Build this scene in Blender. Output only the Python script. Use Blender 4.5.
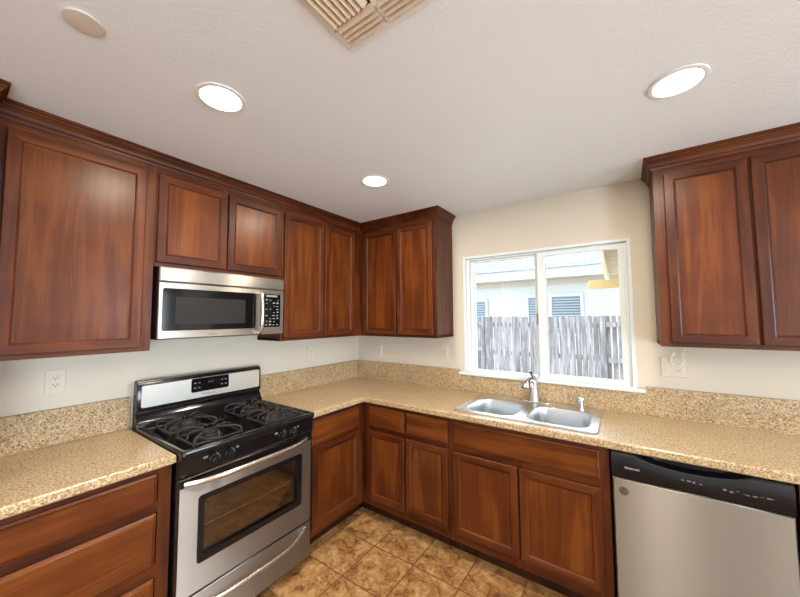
import bpy, bmesh, math, random
from mathutils import Vector, Matrix
random.seed(7)
S = bpy.context.scene
for o in list(bpy.data.objects): bpy.data.objects.remove(o)
COL = S.collection
R = math.radians

# ------------------------------------------------------------------ camera
CX, CY, CZ = 2.3351, -2.5683, 1.5207
ya, pi_, ro = R(34.8923), R(3.4244), R(-0.3171)
fw = Vector((-math.sin(ya)*math.cos(pi_), math.cos(ya)*math.cos(pi_), math.sin(pi_)))
r_ = fw.cross(Vector((0, 0, 1))).normalized(); u_ = r_.cross(fw)
r2 = r_*math.cos(ro)+u_*math.sin(ro); u2 = u_*math.cos(ro)-r_*math.sin(ro)
cam = bpy.data.cameras.new('camera'); cam.sensor_width = 36; cam.lens = 322.6/800*36
cam.clip_start = .05; cam.clip_end = 200
co = bpy.data.objects.new('camera', cam); COL.objects.link(co)
m = Matrix((r2, u2, -fw)).transposed().to_4x4(); m.translation = (CX, CY, CZ)
co.matrix_world = m
S.camera = co

# ------------------------------------------------------------------ light
S.view_settings.view_transform = 'Standard'; S.view_settings.look = 'None'
S.view_settings.exposure = 0.0; S.view_settings.gamma = 1; S.view_settings.use_curve_mapping = False
W = bpy.data.worlds.new('world'); S.world = W; W.use_nodes = True
bg = W.node_tree.nodes['Background']; bg.inputs[0].default_value = (.72, .86, 1, 1); bg.inputs[1].default_value = 7.5

def lamp(name, kind, loc, energy, color, rot=None, **k):
    l = bpy.data.lights.new(name, kind); l.energy = energy; l.color = color
    for a, b in k.items(): setattr(l, a, b)
    o = bpy.data.objects.new(name, l); COL.objects.link(o); o.location = loc
    if rot: o.rotation_euler = rot
    return o
SUN = lamp('sun', 'SUN', (0, -3, 9), 6.0, (1, .96, .90), angle=R(1.5))
SUN.rotation_euler = Vector((-.28, .36, -.9)).to_track_quat('-Z', 'Y').to_euler()
WARM = (1, .88, .71)
CAN_W = 13
H = 2.4125
for i, (x, y, e) in enumerate([(2.54, -2.9, 1.0), (1.03, -3.3, .9), (3.9, -1.0, .8), (3.9, -2.9, .9), (1.5, -4.6, .9), (3.9, -4.6, .9)]):
    lamp('unseen_ceiling_fill', 'AREA', (x, y, H-.012), CAN_W*e, WARM, shape='DISK', size=.17)  # unseen lamps added at ceiling height to light the room

RX_ = 5.2
# fill lamps added outside the unseen openings to brighten the room
lamp('daylight_fill', 'AREA', (RX_+.35, -4.3, 1.0), 165, (.72, .86, 1), (0, R(90+22), 0), shape='RECTANGLE', size=1.9, size_y=1.9)
lamp('daylight_fill', 'AREA', (5.5, -.62, 1.6), 45, (.80, .90, 1), (0, R(90+10), 0), shape='RECTANGLE', size=.8, size_y=.85)
# ------------------------------------------------------------------ materials
def mat(name):
    m = bpy.data.materials.new(name); m.use_nodes = True
    return m, m.node_tree.nodes, m.node_tree.links, m.node_tree.nodes['Principled BSDF']
def plain(name, c, rough=.5, metal=0, spec=.5, coat=0, emit=None, es=0, aniso=0):
    m, n, l, b = mat(name)
    b.inputs['Base Color'].default_value = (*c, 1); b.inputs['Roughness'].default_value = rough
    b.inputs['Metallic'].default_value = metal; b.inputs['Specular IOR Level'].default_value = spec
    b.inputs['Coat Weight'].default_value = coat; b.inputs['Coat Roughness'].default_value = .08
    if emit: b.inputs['Emission Color'].default_value = (*emit, 1); b.inputs['Emission Strength'].default_value = es
    return m
def ramp(n, stops):
    r = n.new('ShaderNodeValToRGB'); e = r.color_ramp.elements
    while len(e) < len(stops): e.new(.5)
    for k, (p, c) in zip(e, stops): k.position = p; k.color = (*c, 1)
    return r
def tex(n, l, kind, scale, vec, detail=4, rough=.6, **k):
    t = n.new(kind)
    t.inputs['Scale'].default_value = scale
    if 'Detail' in t.inputs and kind == 'ShaderNodeTexNoise': t.inputs['Detail'].default_value = detail; t.inputs['Roughness'].default_value = rough
    l.new(vec, t.inputs['Vector']); return t
def mapping(n, l, sc, rnd=True):
    tc = n.new('ShaderNodeTexCoord'); mp = n.new('ShaderNodeMapping'); mp.inputs['Scale'].default_value = sc
    l.new(tc.outputs['Object'], mp.inputs['Vector'])
    if rnd:
        oi = n.new('ShaderNodeObjectInfo'); mu = n.new('ShaderNodeMath'); mu.operation = 'MULTIPLY'; mu.inputs[1].default_value = 37
        l.new(oi.outputs['Random'], mu.inputs[0]); l.new(mu.outputs[0], mp.inputs['Location'])
    return mp.outputs[0]
def wood(name, axis, c0, c1, c2, rough=.37, rv=.30):
    m, n, l, b = mat(name)
    lo, hi = .55, 7.0
    sc = [hi]*3; sc['xyz'.index(axis)] = lo
    v = mapping(n, l, sc)
    t1 = tex(n, l, 'ShaderNodeTexNoise', 1.6, v, 3, .5); t1.inputs['Distortion'].default_value = 1.4
    sc2 = [55]*3; sc2['xyz'.index(axis)] = 1.6
    v2 = mapping(n, l, sc2)
    t2 = tex(n, l, 'ShaderNodeTexNoise', 2.2, v2, 4, .6)
    v3 = mapping(n, l, (2.0, 2.0, 2.0)); t3 = tex(n, l, 'ShaderNodeTexNoise', 2.2, v3, 2, .5)
    a = n.new('ShaderNodeMath'); a.operation = 'MULTIPLY_ADD'; a.inputs[1].default_value = .32
    l.new(t2.outputs['Fac'], a.inputs[0]); l.new(t1.outputs['Fac'], a.inputs[2])
    a2 = n.new('ShaderNodeMath'); a2.operation = 'MULTIPLY_ADD'; a2.inputs[1].default_value = .45
    l.new(t3.outputs['Fac'], a2.inputs[0]); l.new(a.outputs[0], a2.inputs[2])
    r = ramp(n, [(.58, c0), (.86, c1), (1.0, c2)]); r.color_ramp.elements[0].position = .62
    l.new(a2.outputs[0], r.inputs[0])
    oi = n.new('ShaderNodeObjectInfo'); mr = n.new('ShaderNodeMapRange'); mr.inputs[3].default_value = 1-rv/2; mr.inputs[4].default_value = 1+rv/2
    l.new(oi.outputs['Random'], mr.inputs[0])
    hs = n.new('ShaderNodeHueSaturation'); l.new(mr.outputs[0], hs.inputs['Value']); l.new(r.outputs[0], hs.inputs['Color'])
    l.new(hs.outputs[0], b.inputs['Base Color'])
    b.inputs['Roughness'].default_value = rough; b.inputs['Specular IOR Level'].default_value = .26
    b.inputs['Coat Weight'].default_value = .03; b.inputs['Coat Roughness'].default_value = .3
    bp = n.new('ShaderNodeBump'); bp.inputs['Strength'].default_value = .05; bp.inputs['Distance'].default_value = .002
    l.new(t2.outputs['Fac'], bp.inputs['Height']); l.new(bp.outputs[0], b.inputs['Normal'])
    return m
WC = ((.036, .0068, .0020), (.072, .0152, .0034), (.108, .027, .0053))
WP = ((.062, .0125, .0025), (.097, .0225, .0040), (.138, .0375, .0060))
WX = {a: wood('stained_wood_'+a, a, *WC) for a in 'xyz'}
WPAN = {a: wood('stained_panel_'+a, a, *WP, rough=.33) for a in 'xyz'}
WD = {a: wood('shaded_toe_wood_'+a, a, (.016, .005, .002), (.028, .008, .003), (.04, .012, .005), rv=.1) for a in 'xyz'}  # toe kick wood, darkened to carry the shade of its recess

def wallpaint(name, c, bump=.15, scale=160):
    m, n, l, b = mat(name)
    v = mapping(n, l, (1, 1, 1), False)
    t = tex(n, l, 'ShaderNodeTexNoise', scale, v, 3, .55); t2 = tex(n, l, 'ShaderNodeTexNoise', 1.4, v, 2, .5)
    mx = n.new('ShaderNodeMixRGB'); mx.inputs[1].default_value = (*c, 1); mx.inputs[2].default_value = (*(k*.94 for k in c), 1)
    l.new(t2.outputs['Fac'], mx.inputs[0]); l.new(mx.outputs[0], b.inputs['Base Color'])
    b.inputs['Roughness'].default_value = .62; b.inputs['Specular IOR Level'].default_value = .3
    bp = n.new('ShaderNodeBump'); bp.inputs['Strength'].default_value = bump; bp.inputs['Distance'].default_value = .003
    l.new(t.outputs['Fac'], bp.inputs['Height']); l.new(bp.outputs[0], b.inputs['Normal'])
    return m
M_WALL = wallpaint('cream_wall_paint', (.66, .605, .51))
M_CEIL = wallpaint('textured_ceiling_paint', (.81, .845, .87), .7, 75)

def granite():
    m, n, l, b = mat('speckled_granite')
    v = mapping(n, l, (1, 1, 1), False)
    t1 = tex(n, l, 'ShaderNodeTexNoise', 130, v, 3, .65); t1.inputs['Distortion'].default_value = .6
    r1 = ramp(n, [(.32, (.10, .050, .022)), (.43, (.32, .20, .095)), (.53, (.52, .385, .22)), (.66, (.66, .55, .38))])
    l.new(t1.outputs['Fac'], r1.inputs[0])
    t2 = tex(n, l, 'ShaderNodeTexNoise', 190, v, 3, .6); r2 = ramp(n, [(.33, (1, 1, 1)), (.39, (0, 0, 0))])
    l.new(t2.outputs['Fac'], r2.inputs[0])
    mx = n.new('ShaderNodeMixRGB'); l.new(r2.outputs[0], mx.inputs[0]); l.new(r1.outputs[0], mx.inputs[1]); mx.inputs[2].default_value = (.045, .026, .016, 1)
    t3 = tex(n, l, 'ShaderNodeTexNoise', 5, v, 3, .6); mr = n.new('ShaderNodeMapRange'); mr.inputs[3].default_value = .80; mr.inputs[4].default_value = 1.16
    l.new(t3.outputs['Fac'], mr.inputs[0])
    hs = n.new('ShaderNodeHueSaturation'); l.new(mr.outputs[0], hs.inputs['Value']); l.new(mx.outputs[0], hs.inputs['Color'])
    l.new(hs.outputs[0], b.inputs['Base Color']); b.inputs['Roughness'].default_value = .30; b.inputs['Specular IOR Level'].default_value = .6
    return m
M_GRAN = granite()

def tilefloor():
    m, n, l, b = mat('brown_stone_floor_tile')
    tc = n.new('ShaderNodeTexCoord'); sep = n.new('ShaderNodeSeparateXYZ'); l.new(tc.outputs['Object'], sep.inputs[0])
    P = .3035
    def math_(op, a, c=None):
        q = n.new('ShaderNodeMath'); q.operation = op
        for i, s in enumerate((a, c)):
            if s is None: continue
            if isinstance(s, (int, float)): q.inputs[i].default_value = s
            else: l.new(s, q.inputs[i])
        return q.outputs[0]
    cells = []; ds = []
    for ax, off in (('X', .598), ('Y', -.520)):
        t = math_('DIVIDE', math_('SUBTRACT', sep.outputs[ax], off-P*60), P)
        cells.append(math_('FLOOR', t)); f = math_('FRACT', t)
        ds.append(math_('MINIMUM', f, math_('SUBTRACT', 1.0, f)))
    d = math_('MINIMUM', *ds)
    g = math_('LESS_THAN', d, .0130)
    cv = n.new('ShaderNodeCombineXYZ'); l.new(cells[0], cv.inputs[0]); l.new(cells[1], cv.inputs[1])
    wn = n.new('ShaderNodeTexWhiteNoise'); l.new(cv.outputs[0], wn.inputs[0])
    vs = n.new('ShaderNodeVectorMath'); vs.operation = 'MULTIPLY_ADD'; vs.inputs[1].default_value = (9, 9, 9); l.new(wn.outputs['Color'], vs.inputs[0]); l.new(tc.outputs['Object'], vs.inputs[2])
    t1 = tex(n, l, 'ShaderNodeTexNoise', 8.5, vs.outputs[0], 8, .72); t1.inputs['Distortion'].default_value = .7
    t2 = tex(n, l, 'ShaderNodeTexNoise', 36, vs.outputs[0], 4, .7); t2.inputs['Distortion'].default_value = .8
    a = math_('ADD', math_('MULTIPLY', t1.outputs['Fac'], .72), math_('MULTIPLY', t2.outputs['Fac'], .36))
    r = ramp(n, [(.39, (.09, .036, .013)), (.47, (.23, .105, .036)), (.56, (.38, .205, .078)), (.70, (.56, .37, .18))])
    l.new(a, r.inputs[0])
    mx = n.new('ShaderNodeMixRGB'); l.new(g, mx.inputs[0]); l.new(r.outputs[0], mx.inputs[1]); mx.inputs[2].default_value = (.17, .085, .034, 1)
    l.new(mx.outputs[0], b.inputs['Base Color'])
    b.inputs['Roughness'].default_value = .38; b.inputs['Specular IOR Level'].default_value = .4
    hh = math_('SUBTRACT', math_('MULTIPLY', a, .35), g)
    bp = n.new('ShaderNodeBump'); bp.inputs['Strength'].default_value = .35; bp.inputs['Distance'].default_value = .003
    l.new(hh, bp.inputs['Height']); l.new(bp.outputs[0], b.inputs['Normal'])
    return m
M_TILE = tilefloor()

def steel(name, c=(.43, .41, .39), rough=.30, axis='z', amp=.10):
    m, n, l, b = mat(name)
    sc = [3]*3
    for i in range(3):
        if 'xyz'[i] != axis: sc[i] = 3
    sc['xyz'.index(axis)] = 420
    v = mapping(n, l, sc, False); t = tex(n, l, 'ShaderNodeTexNoise', 1, v, 3, .6)
    mr = n.new('ShaderNodeMapRange'); mr.inputs[3].default_value = rough-amp/2; mr.inputs[4].default_value = rough+amp
    l.new(t.outputs['Fac'], mr.inputs[0]); l.new(mr.outputs[0], b.inputs['Roughness'])
    b.inputs['Base Color'].default_value = (*c, 1); b.inputs['Metallic'].default_value = 1
    return m
def vstreak(m, k=1.0):
    n = m.node_tree.nodes; l = m.node_tree.links; b = n['Principled BSDF']
    b.inputs['Anisotropic'].default_value = k; b.inputs['Anisotropic Rotation'].default_value = .25
    t = n.new('ShaderNodeTangent'); t.direction_type = 'RADIAL'; t.axis = 'Z'; l.new(t.outputs[0], b.inputs['Tangent'])
    return m
M_STEEL = vstreak(steel('brushed_stainless_steel', rough=.42, amp=.04))
M_MWS = vstreak(steel('microwave_steel', (.52, .50, .48), .30, amp=.04), .9)
M_SINK = plain('satin_sink_steel', (.70, .73, .76), .28, 1)
M_DWS = vstreak(steel('dishwasher_steel', (.37, .345, .315), .44, amp=.03))
M_CHROME = plain('brushed_nickel', (.68, .68, .68), .20, 1)
M_HANDLE = plain('satin_handle_metal', (.60, .56, .52), .27, 1)
M_CHROMED = plain('dark_polished_metal', (.16, .15, .15), .2, 1)
M_BLACK = plain('black_enamel', (.005, .005, .006), .14, 0, .35, .15)
M_BLACKS = plain('black_satin_plastic', (.005, .005, .007), .30, 0, .3)
M_IRON = plain('cast_iron_grate', (.018, .014, .013), .42)
M_BURN = plain('dull_burner_cap', (.022, .014, .012), .5)
M_DISP = plain('dark_display_glass', (.005, .005, .005), .08, 0, .3)
M_WHITE = plain('white_vinyl', (.80, .82, .82), .35)
M_VINYL = plain('cool_white_window_vinyl', (.70, .765, .79), .4)
M_PLATE = plain('white_plastic_plate', (.66, .60, .51), .35)
M_DARKHOLE = plain('dark_slot', (.02, .015, .012), .6)
M_TXTW = plain('pale_print', (.62, .62, .62), .4)
M_TXTD = plain('grey_print', (.10, .09, .085), .4)
M_TXTR = plain('reddish_print', (.30, .10, .09), .4)
M_TXTG = plain('faint_grey_print', (.16, .15, .15), .4)
M_VENT = plain('shade_tan_vent_metal', (.60, .49, .37), .5)  # slat colour, tan takes in the shade on their tilted faces
M_TRIMW = plain('white_trim_ring', (.78, .77, .76), .45)
M_DISC = plain('off_white_cover_plate', (.64, .57, .50), .5)
M_LIT = plain('lit_diffuser', (.9, .85, .75), .5, emit=(1, .87, .66), es=9)
M_KEY = plain('grey_key_print', (.22, .23, .23), .4)
M_CABLE = plain('white_cable', (.82, .78, .70), .4)

def glass(name, tint=(1, 1, 1), refl=.08):
    m, n, l, b = mat(name); n.remove(b)
    out = [x for x in n if x.type == 'OUTPUT_MATERIAL'][0]
    tr = n.new('ShaderNodeBsdfTransparent'); tr.inputs[0].default_value = (*tint, 1)
    gl = n.new('ShaderNodeBsdfGlossy'); gl.inputs['Roughness'].default_value = .02
    fr = n.new('ShaderNodeFresnel'); fr.inputs[0].default_value = 1.45
    mu = n.new('ShaderNodeMath'); mu.operation = 'MULTIPLY_ADD'; mu.inputs[1].default_value = 1.2; mu.inputs[2].default_value = refl-.04
    l.new(fr.outputs[0], mu.inputs[0])
    mx = n.new('ShaderNodeMixShader'); l.new(mu.outputs[0], mx.inputs[0]); l.new(tr.outputs[0], mx.inputs[1]); l.new(gl.outputs[0], mx.inputs[2])
    l.new(mx.outputs[0], out.inputs[0]); return m
M_GLASS = glass('clear_window_glass', (.97, .99, .98), .04)
M_OVENG = glass('smoked_oven_glass', (.62, .52, .44), .12)
M_MICG = glass('smoked_microwave_glass', (.12, .10, .095), .14)
M_OVENIN = plain('oven_enamel_interior', (.17, .12, .085), .4)

def weathered():
    m, n, l, b = mat('weathered_grey_fence_wood')
    v = mapping(n, l, (9, 9, 1.0)); t = tex(n, l, 'ShaderNodeTexNoise', 2, v, 5, .65)
    v2 = mapping(n, l, (5, 5, 3)); t2 = tex(n, l, 'ShaderNodeTexVoronoi', 1.3, v2)
    r = ramp(n, [(.34, (.060, .049, .052)), (.50, (.125, .108, .114)), (.66, (.22, .20, .207))]); l.new(t.outputs['Fac'], r.inputs[0])
    r2 = ramp(n, [(.035, (1, 1, 1)), (.075, (0, 0, 0))]); l.new(t2.outputs['Distance'], r2.inputs[0])
    mx = n.new('ShaderNodeMixRGB'); l.new(r2.outputs[0], mx.inputs[0]); l.new(r.outputs[0], mx.inputs[1]); mx.inputs[2].default_value = (.03, .02, .02, 1)
    oi = n.new('ShaderNodeObjectInfo'); mr = n.new('ShaderNodeMapRange'); mr.inputs[3].default_value = .72; mr.inputs[4].default_value = 1.18; l.new(oi.outputs['Random'], mr.inputs[0])
    hs = n.new('ShaderNodeHueSaturation'); l.new(mr.outputs[0], hs.inputs['Value']); l.new(mx.outputs[0], hs.inputs['Color'])
    l.new(hs.outputs[0], b.inputs['Base Color']); b.inputs['Roughness'].default_value = .85
    return m
M_FENCE = weathered()
def shingle():
    m, n, l, b = mat('pale_asphalt_shingles')
    v = mapping(n, l, (1, 1, 1), False)
    br = n.new('ShaderNodeTexBrick'); br.inputs['Scale'].default_value = 1; br.inputs['Brick Width'].default_value = .32; br.inputs['Row Height'].default_value = .14
    br.inputs['Mortar Size'].default_value = .010; br.inputs['Color1'].default_value = (.115, .11, .11, 1); br.inputs['Color2'].default_value = (.17, .165, .165, 1); br.inputs['Mortar'].default_value = (.04, .036, .036, 1)
    l.new(v, br.inputs['Vector'])
    t = tex(n, l, 'ShaderNodeTexNoise', 7, v, 4, .7); r = ramp(n, [(.35, (.72, .70, .70)), (.65, (1, 1, 1))]); l.new(t.outputs['Fac'], r.inputs[0])
    mx = n.new('ShaderNodeMixRGB'); mx.blend_type = 'MULTIPLY'; mx.inputs[0].default_value = 1; l.new(br.outputs[0], mx.inputs[1]); l.new(r.outputs[0], mx.inputs[2])
    l.new(mx.outputs[0], b.inputs['Base Color']); b.inputs['Roughness'].default_value = .9
    return m
M_SHING = shingle()
M_STUCCO = wallpaint('pale_stucco', (.31, .29, .26), .6, 30)
M_FASCIA = plain('white_fascia_board', (.29, .295, .30), .5)
M_BLIND = plain('blue_grey_blind_slat', (.145, .17, .18), .5)
def ply():
    m, n, l, b = mat('mottled_plywood'); v = mapping(n, l, (3, 8, 3), False); t = tex(n, l, 'ShaderNodeTexNoise', 4, v, 4, .6)
    r = ramp(n, [(.35, (.28, .19, .105)), (.65, (.46, .35, .22))]); l.new(t.outputs['Fac'], r.inputs[0]); l.new(r.outputs[0], b.inputs['Base Color']); b.inputs['Roughness'].default_value = .8
    return m
M_PLY = ply()
M_PINE = plain('fresh_yellow_lumber', (.44, .29, .11), .6)
M_GROUND = wallpaint('dry_gravel_ground', (.66, .66, .64), .5, 40)

# ------------------------------------------------------------------ mesh helpers
def ID(u, v, w): return (u, v, w)
def BK(u, v, w): return (u, -v, w)      # along the window wall, depth into the room, height
def LF(u, v, w): return (v, -u, w)      # along the range wall, depth into the room, height
class MB:
    def __init__(s, f=ID): s.b = bmesh.new(); s.f = f; s.mi = 0
    def V(s, p): return s.b.verts.new(s.f(*p))
    def F(s, vs):
        try: f = s.b.faces.new(vs)
        except ValueError: return None
        f.material_index = s.mi; return f
    def box(s, u0, u1, v0, v1, w0, w1, bev=0, seg=1):
        vs = [s.V((u, v, w)) for u in (u0, u1) for v in (v0, v1) for w in (w0, w1)]
        fs = [s.F([vs[i] for i in q]) for q in ((0, 1, 3, 2), (4, 6, 7, 5), (0, 4, 5, 1), (2, 3, 7, 6), (0, 2, 6, 4), (1, 5, 7, 3))]
        if bev:
            bmesh.ops.recalc_face_normals(s.b, faces=fs)
            es = list({e for f in fs for e in f.edges})
            bmesh.ops.bevel(s.b, geom=es, offset=bev, segments=seg, affect='EDGES', clamp_overlap=True)
        return s
    def rings(s, rings, cap0=True, cap1=True, closed=True):
        R_ = [[s.V(p) for p in r] for r in rings]; n = len(R_[0])
        for a, c in zip(R_, R_[1:]):
            for i in range(n if closed else n-1):
                j = (i+1) % n; s.F([a[i], a[j], c[j], c[i]])
        if cap0: s.F(R_[0])
        if cap1: s.F(list(reversed(R_[-1])))
        return s
    def tube(s, path, r, n=12, cap=True, flat=1.0):
        P = [Vector(p) for p in path]; rr = r if isinstance(r, (list, tuple)) else [r]*len(P)
        rings = []; prev = None
        for i, p in enumerate(P):
            d = (P[min(i+1, len(P)-1)]-P[max(i-1, 0)]).normalized()
            a = prev if prev is not None else (Vector((0, 0, 1)) if abs(d.z) < .9 else Vector((1, 0, 0)))
            x = (a-d*a.dot(d)).normalized(); prev = x; y = d.cross(x)
            rings.append([p+(x*math.cos(t)+y*math.sin(t)*flat)*rr[i] for t in (2*math.pi*k/n for k in range(n))])
        return s.rings(rings, cap, cap)
    def lathe(s, c, prof, n=28, ax='w'):
        rings = []
        for r, h in prof:
            ring = []
            for k in range(n):
                t = 2*math.pi*k/n; a, b = r*math.cos(t), r*math.sin(t)
                ring.append({'w': (c[0]+a, c[1]+b, c[2]+h), 'v': (c[0]+a, c[1]+h, c[2]+b), 'u': (c[0]+h, c[1]+a, c[2]+b)}[ax])
            rings.append(ring)
        return s.rings(rings)
    def prism(s, pts, axis, a0, a1):           # polygon given in the two other axes
        def P(p, a): return {'u': (a, p[0], p[1]), 'v': (p[0], a, p[1]), 'w': (p[0], p[1], a)}[axis]
        return s.rings([[P(p, a0) for p in pts], [P(p, a1) for p in pts]])
    def build(s, name, mats, parent=None, smooth=False):
        bmesh.ops.recalc_face_normals(s.b, faces=s.b.faces[:])
        me = bpy.data.meshes.new(name)
        if not isinstance(mats, (list, tuple)): mats = [mats]
        org = Vector(parent['_o']) if parent is not None else Vector((0, 0, 0))
        bmesh.ops.translate(s.b, verts=s.b.verts[:], vec=-org)
        s.b.to_mesh(me); s.b.free()
        for m_ in mats: me.materials.append(m_)
        if smooth:
            for p in me.polygons: p.use_smooth = True
            try: me.set_sharp_from_angle(angle=R(38))
            except Exception: pass
        o = bpy.data.objects.new(name, me); COL.objects.link(o)
        if parent is not None: o.parent = parent
        o['_o'] = tuple(org)
        return o
def thing(name, label, cat, base, group=None):
    o = bpy.data.objects.new(name, None); COL.objects.link(o); o.location = base; o['_o'] = tuple(base); o.empty_display_size = .1
    o['label'] = label; o['category'] = cat
    if group: o['group'] = group
    return o
def tag(o, label, cat, group=None):
    o['label'] = label; o['category'] = cat
    if group: o['group'] = group
    return o
def struct(o): o['kind'] = 'structure'; return o
def rrect(u0, u1, w0, w1, r, n=5):
    pts = []
    for cu, cw, a in ((u1-r, w1-r, 0), (u0+r, w1-r, 90), (u0+r, w0+r, 180), (u1-r, w0+r, 270)):
        for k in range(n+1):
            t = R(a+90*k/n); pts.append((cu+r*math.cos(t), cw+r*math.sin(t)))
    return pts
def panel(mb, u0, u1, w0, w1, v0, v1, r=.01, ch=.002, n=5):   # rounded slab on the wall plane
    a = rrect(u0, u1, w0, w1, r, n); b = rrect(u0+ch, u1-ch, w0+ch, w1-ch, max(r-ch, .0005), n)
    return mb.rings([[(p, v0, q) for p, q in a], [(p, v1-ch, q) for p, q in a], [(p, v1, q) for p, q in b]])
def fill_loops(mb, loops, zf, flip=False):     # planar face set between an outline and holes; loops are lists of verts
    es = []
    for L in loops:
        for i in range(len(L)):
            a, c = L[i], L[(i+1) % len(L)]
            e = mb.b.edges.get((a, c)) or mb.b.edges.new((a, c)); es.append(e)
    bmesh.ops.triangle_fill(mb.b, use_beauty=True, use_dissolve=False, edges=es)
def offset_poly(pts, d, closed=True):          # mitred offset to the right-hand side
    n = len(pts); out = []
    for i, p in enumerate(pts):
        p = Vector(p)
        def nrm(a, c):
            t = (Vector(c)-Vector(a)).normalized(); return Vector((t.y, -t.x))
        if closed or 0 < i < n-1:
            n1 = nrm(pts[i-1], pts[i]); n2 = nrm(pts[i], pts[(i+1) % n]); m_ = (n1+n2); m_ = m_/max(m_.dot(n1), .2) if m_.length > 1e-6 else n1
        elif i == 0: m_ = nrm(pts[0], pts[1])
        else: m_ = nrm(pts[-2], pts[-1])
        out.append(tuple(p+m_*d))
    return out
def sweep(mb, path, prof):                     # profile (out, z) swept along a plan path, out is to the right
    rings = []
    offs = [offset_poly(path, o_, False) for o_, z in prof]
    for i in range(len(path)): rings.append([(offs[k][i][0], offs[k][i][1], prof[k][1]) for k in range(len(prof))])
    return mb.rings(rings)
def text(body, name, f, u, w, v, size, m, parent, flip=1, ex=.0004, tilt=0):
    c = bpy.data.curves.new(name, 'FONT'); c.body = body; c.size = size; c.extrude = ex; c.align_x = 'CENTER'; c.align_y = 'CENTER'
    t = bpy.data.objects.new('tmp', c); me = bpy.data.meshes.new_from_object(t); bpy.data.objects.remove(t)
    org = Vector(parent['_o'])
    for vt in me.vertices:
        x, y, z = vt.co; vt.co = Vector(f(u+x*flip, v+z+y*tilt, w+y))-org
    me.materials.append(m)
    bm = bmesh.new(); bm.from_mesh(me); bmesh.ops.recalc_face_normals(bm, faces=bm.faces[:]); bm.to_mesh(me); bm.free()
    o = bpy.data.objects.new(name, me); COL.objects.link(o); o.parent = parent; o['_o'] = tuple(org); return o

# ------------------------------------------------------------------ room shell
RX, RY = 5.2, -5.6
WX0, WX1, WZ0, WZ1 = 1.205, 2.380, 1.045, 2.036
b = MB(); b.box(-.2, RX+.2, RY-.2, .2, -.12, 0); struct(b.build('floor', M_TILE))
b = MB(); b.box(-.2, RX+.2, RY-.2, .2, H, H+.12); struct(b.build('ceiling', M_CEIL))
b = MB(); b.box(-.15, 0, RY, .15, 0, H); struct(b.build('wall_left', M_WALL))
b = MB()
b.box(0, WX0, 0, .15, 0, H); b.box(WX1, RX, 0, .15, 0, H); b.box(WX0, WX1, 0, .15, 0, WZ0); b.box(WX0, WX1, 0, .15, WZ1, H)
struct(b.build('wall_back', M_WALL))
b = MB(); b.box(0, 2.56, RY-.15, RY, 0, H); b.box(2.78, RX, RY-.15, RY, 0, H); b.box(2.56, 2.78, RY-.15, RY, 0, .15); b.box(2.56, 2.78, RY-.15, RY, 2.0, H); struct(b.build('wall_front', M_WALL))
b = MB(); b.box(RX, RX+.15, RY, -5.3, 0, H); b.box(RX, RX+.15, -3.3, -1.1, 0, H); b.box(RX, RX+.15, -5.3, -3.3, 2.05, H); b.box(RX, RX+.15, -.15, 0.15, 0, H); b.box(RX, RX+.15, -1.1, -.15, 0, 1.15); b.box(RX, RX+.15, -1.1, -.15, 2.05, H)
struct(b.build('wall_right', M_WALL))
# far-side window frame; slit window and sliding door are added for light
b = MB(); 
for y0, y1, z0, z1 in ((-1.1, -1.06, 1.15, 2.05), (-.19, -.15, 1.15, 2.05), (-1.06, -.19, 1.15, 1.19), (-1.06, -.19, 2.01, 2.05), (-.64, -.61, 1.19, 2.01)): b.box(RX+.02, RX+.09, y0, y1, z0, z1)
struct(b.build('window_2', M_WHITE))
b = MB()
for q in ((2.56, 2.59, .15, 2.0), (2.75, 2.78, .15, 2.0), (2.59, 2.75, .15, .18), (2.59, 2.75, 1.97, 2.0)): b.box(q[0], q[1], RY-.10, RY-.04, q[2], q[3])
struct(b.build('added_slit_window', M_WHITE))  # unseen opening added for a bright streak on the dishwasher front
b = MB()
for x0, x1, z0, z1 in ((-5.3, -5.24, 0, 2.05), (-3.36, -3.3, 0, 2.05), (-5.24, -3.36, 1.99, 2.05), (-4.34, -4.26, 0, 1.99)): b.box(RX+.03, RX+.1, x0, x1, z0, z1)
struct(b.build('added_sliding_door', M_WHITE))  # unseen door added to let more light into the room

# ---- kitchen window
b = MB(); yf, yb = -.004, .12
def frame(b, x0, x1, z0, z1, t, y0, y1, tb=None):
    tb = tb or t
    b.box(x0, x0+t, y0, y1, z0, z1, .002); b.box(x1-t, x1, y0, y1, z0, z1, .002); b.box(x0+t, x1-t, y0, y1, z0, z0+tb, .002); b.box(x0+t, x1-t, y0, y1, z1-t, z1, .002)
def frame4(b, x0, x1, z0, z1, l_, r__, bo, to, y0, y1):
    b.box(x0, x0+l_, y0, y1, z0, z1, .0015); b.box(x1-r__, x1, y0, y1, z0, z1, .0015); b.box(x0+l_, x1-r__, y0, y1, z0, z0+bo, .0015); b.box(x0+l_, x1-r__, y0, y1, z1-to, z1, .0015)
frame4(b, WX0, WX1, 1.066, WZ1, .022, .022, .007, .020, yf, .085)
win = struct(b.build('window_1', M_VINYL))
win['_o'] = (0, 0, 0)
b = MB(); frame4(b, WX0+.022, WX1-.022, 1.073, WZ1-.020, .028, .020, .006, .014, .018, .08); b.build('window_frame', M_VINYL, win)
b = MB(); frame4(b, 1.255, 1.812, 1.076, 2.004, .036, .036, .010, .020, .040, .075); b.build('fixed_sash', M_VINYL, win)
b = MB(); frame4(b, 1.800, 2.340, 1.073, 2.006, .060, .032, .030, .030, .008, .038); b.build('sliding_sash', M_VINYL, win)
b = MB(); b.box(1.288, 1.79, .055, .059, 1.082, 1.99); b.build('window_pane', M_GLASS, win)
b = MB(); b.box(1.858, 2.310, .022, .026, 1.101, 1.978); b.build('window_pane', M_GLASS, win)
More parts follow.
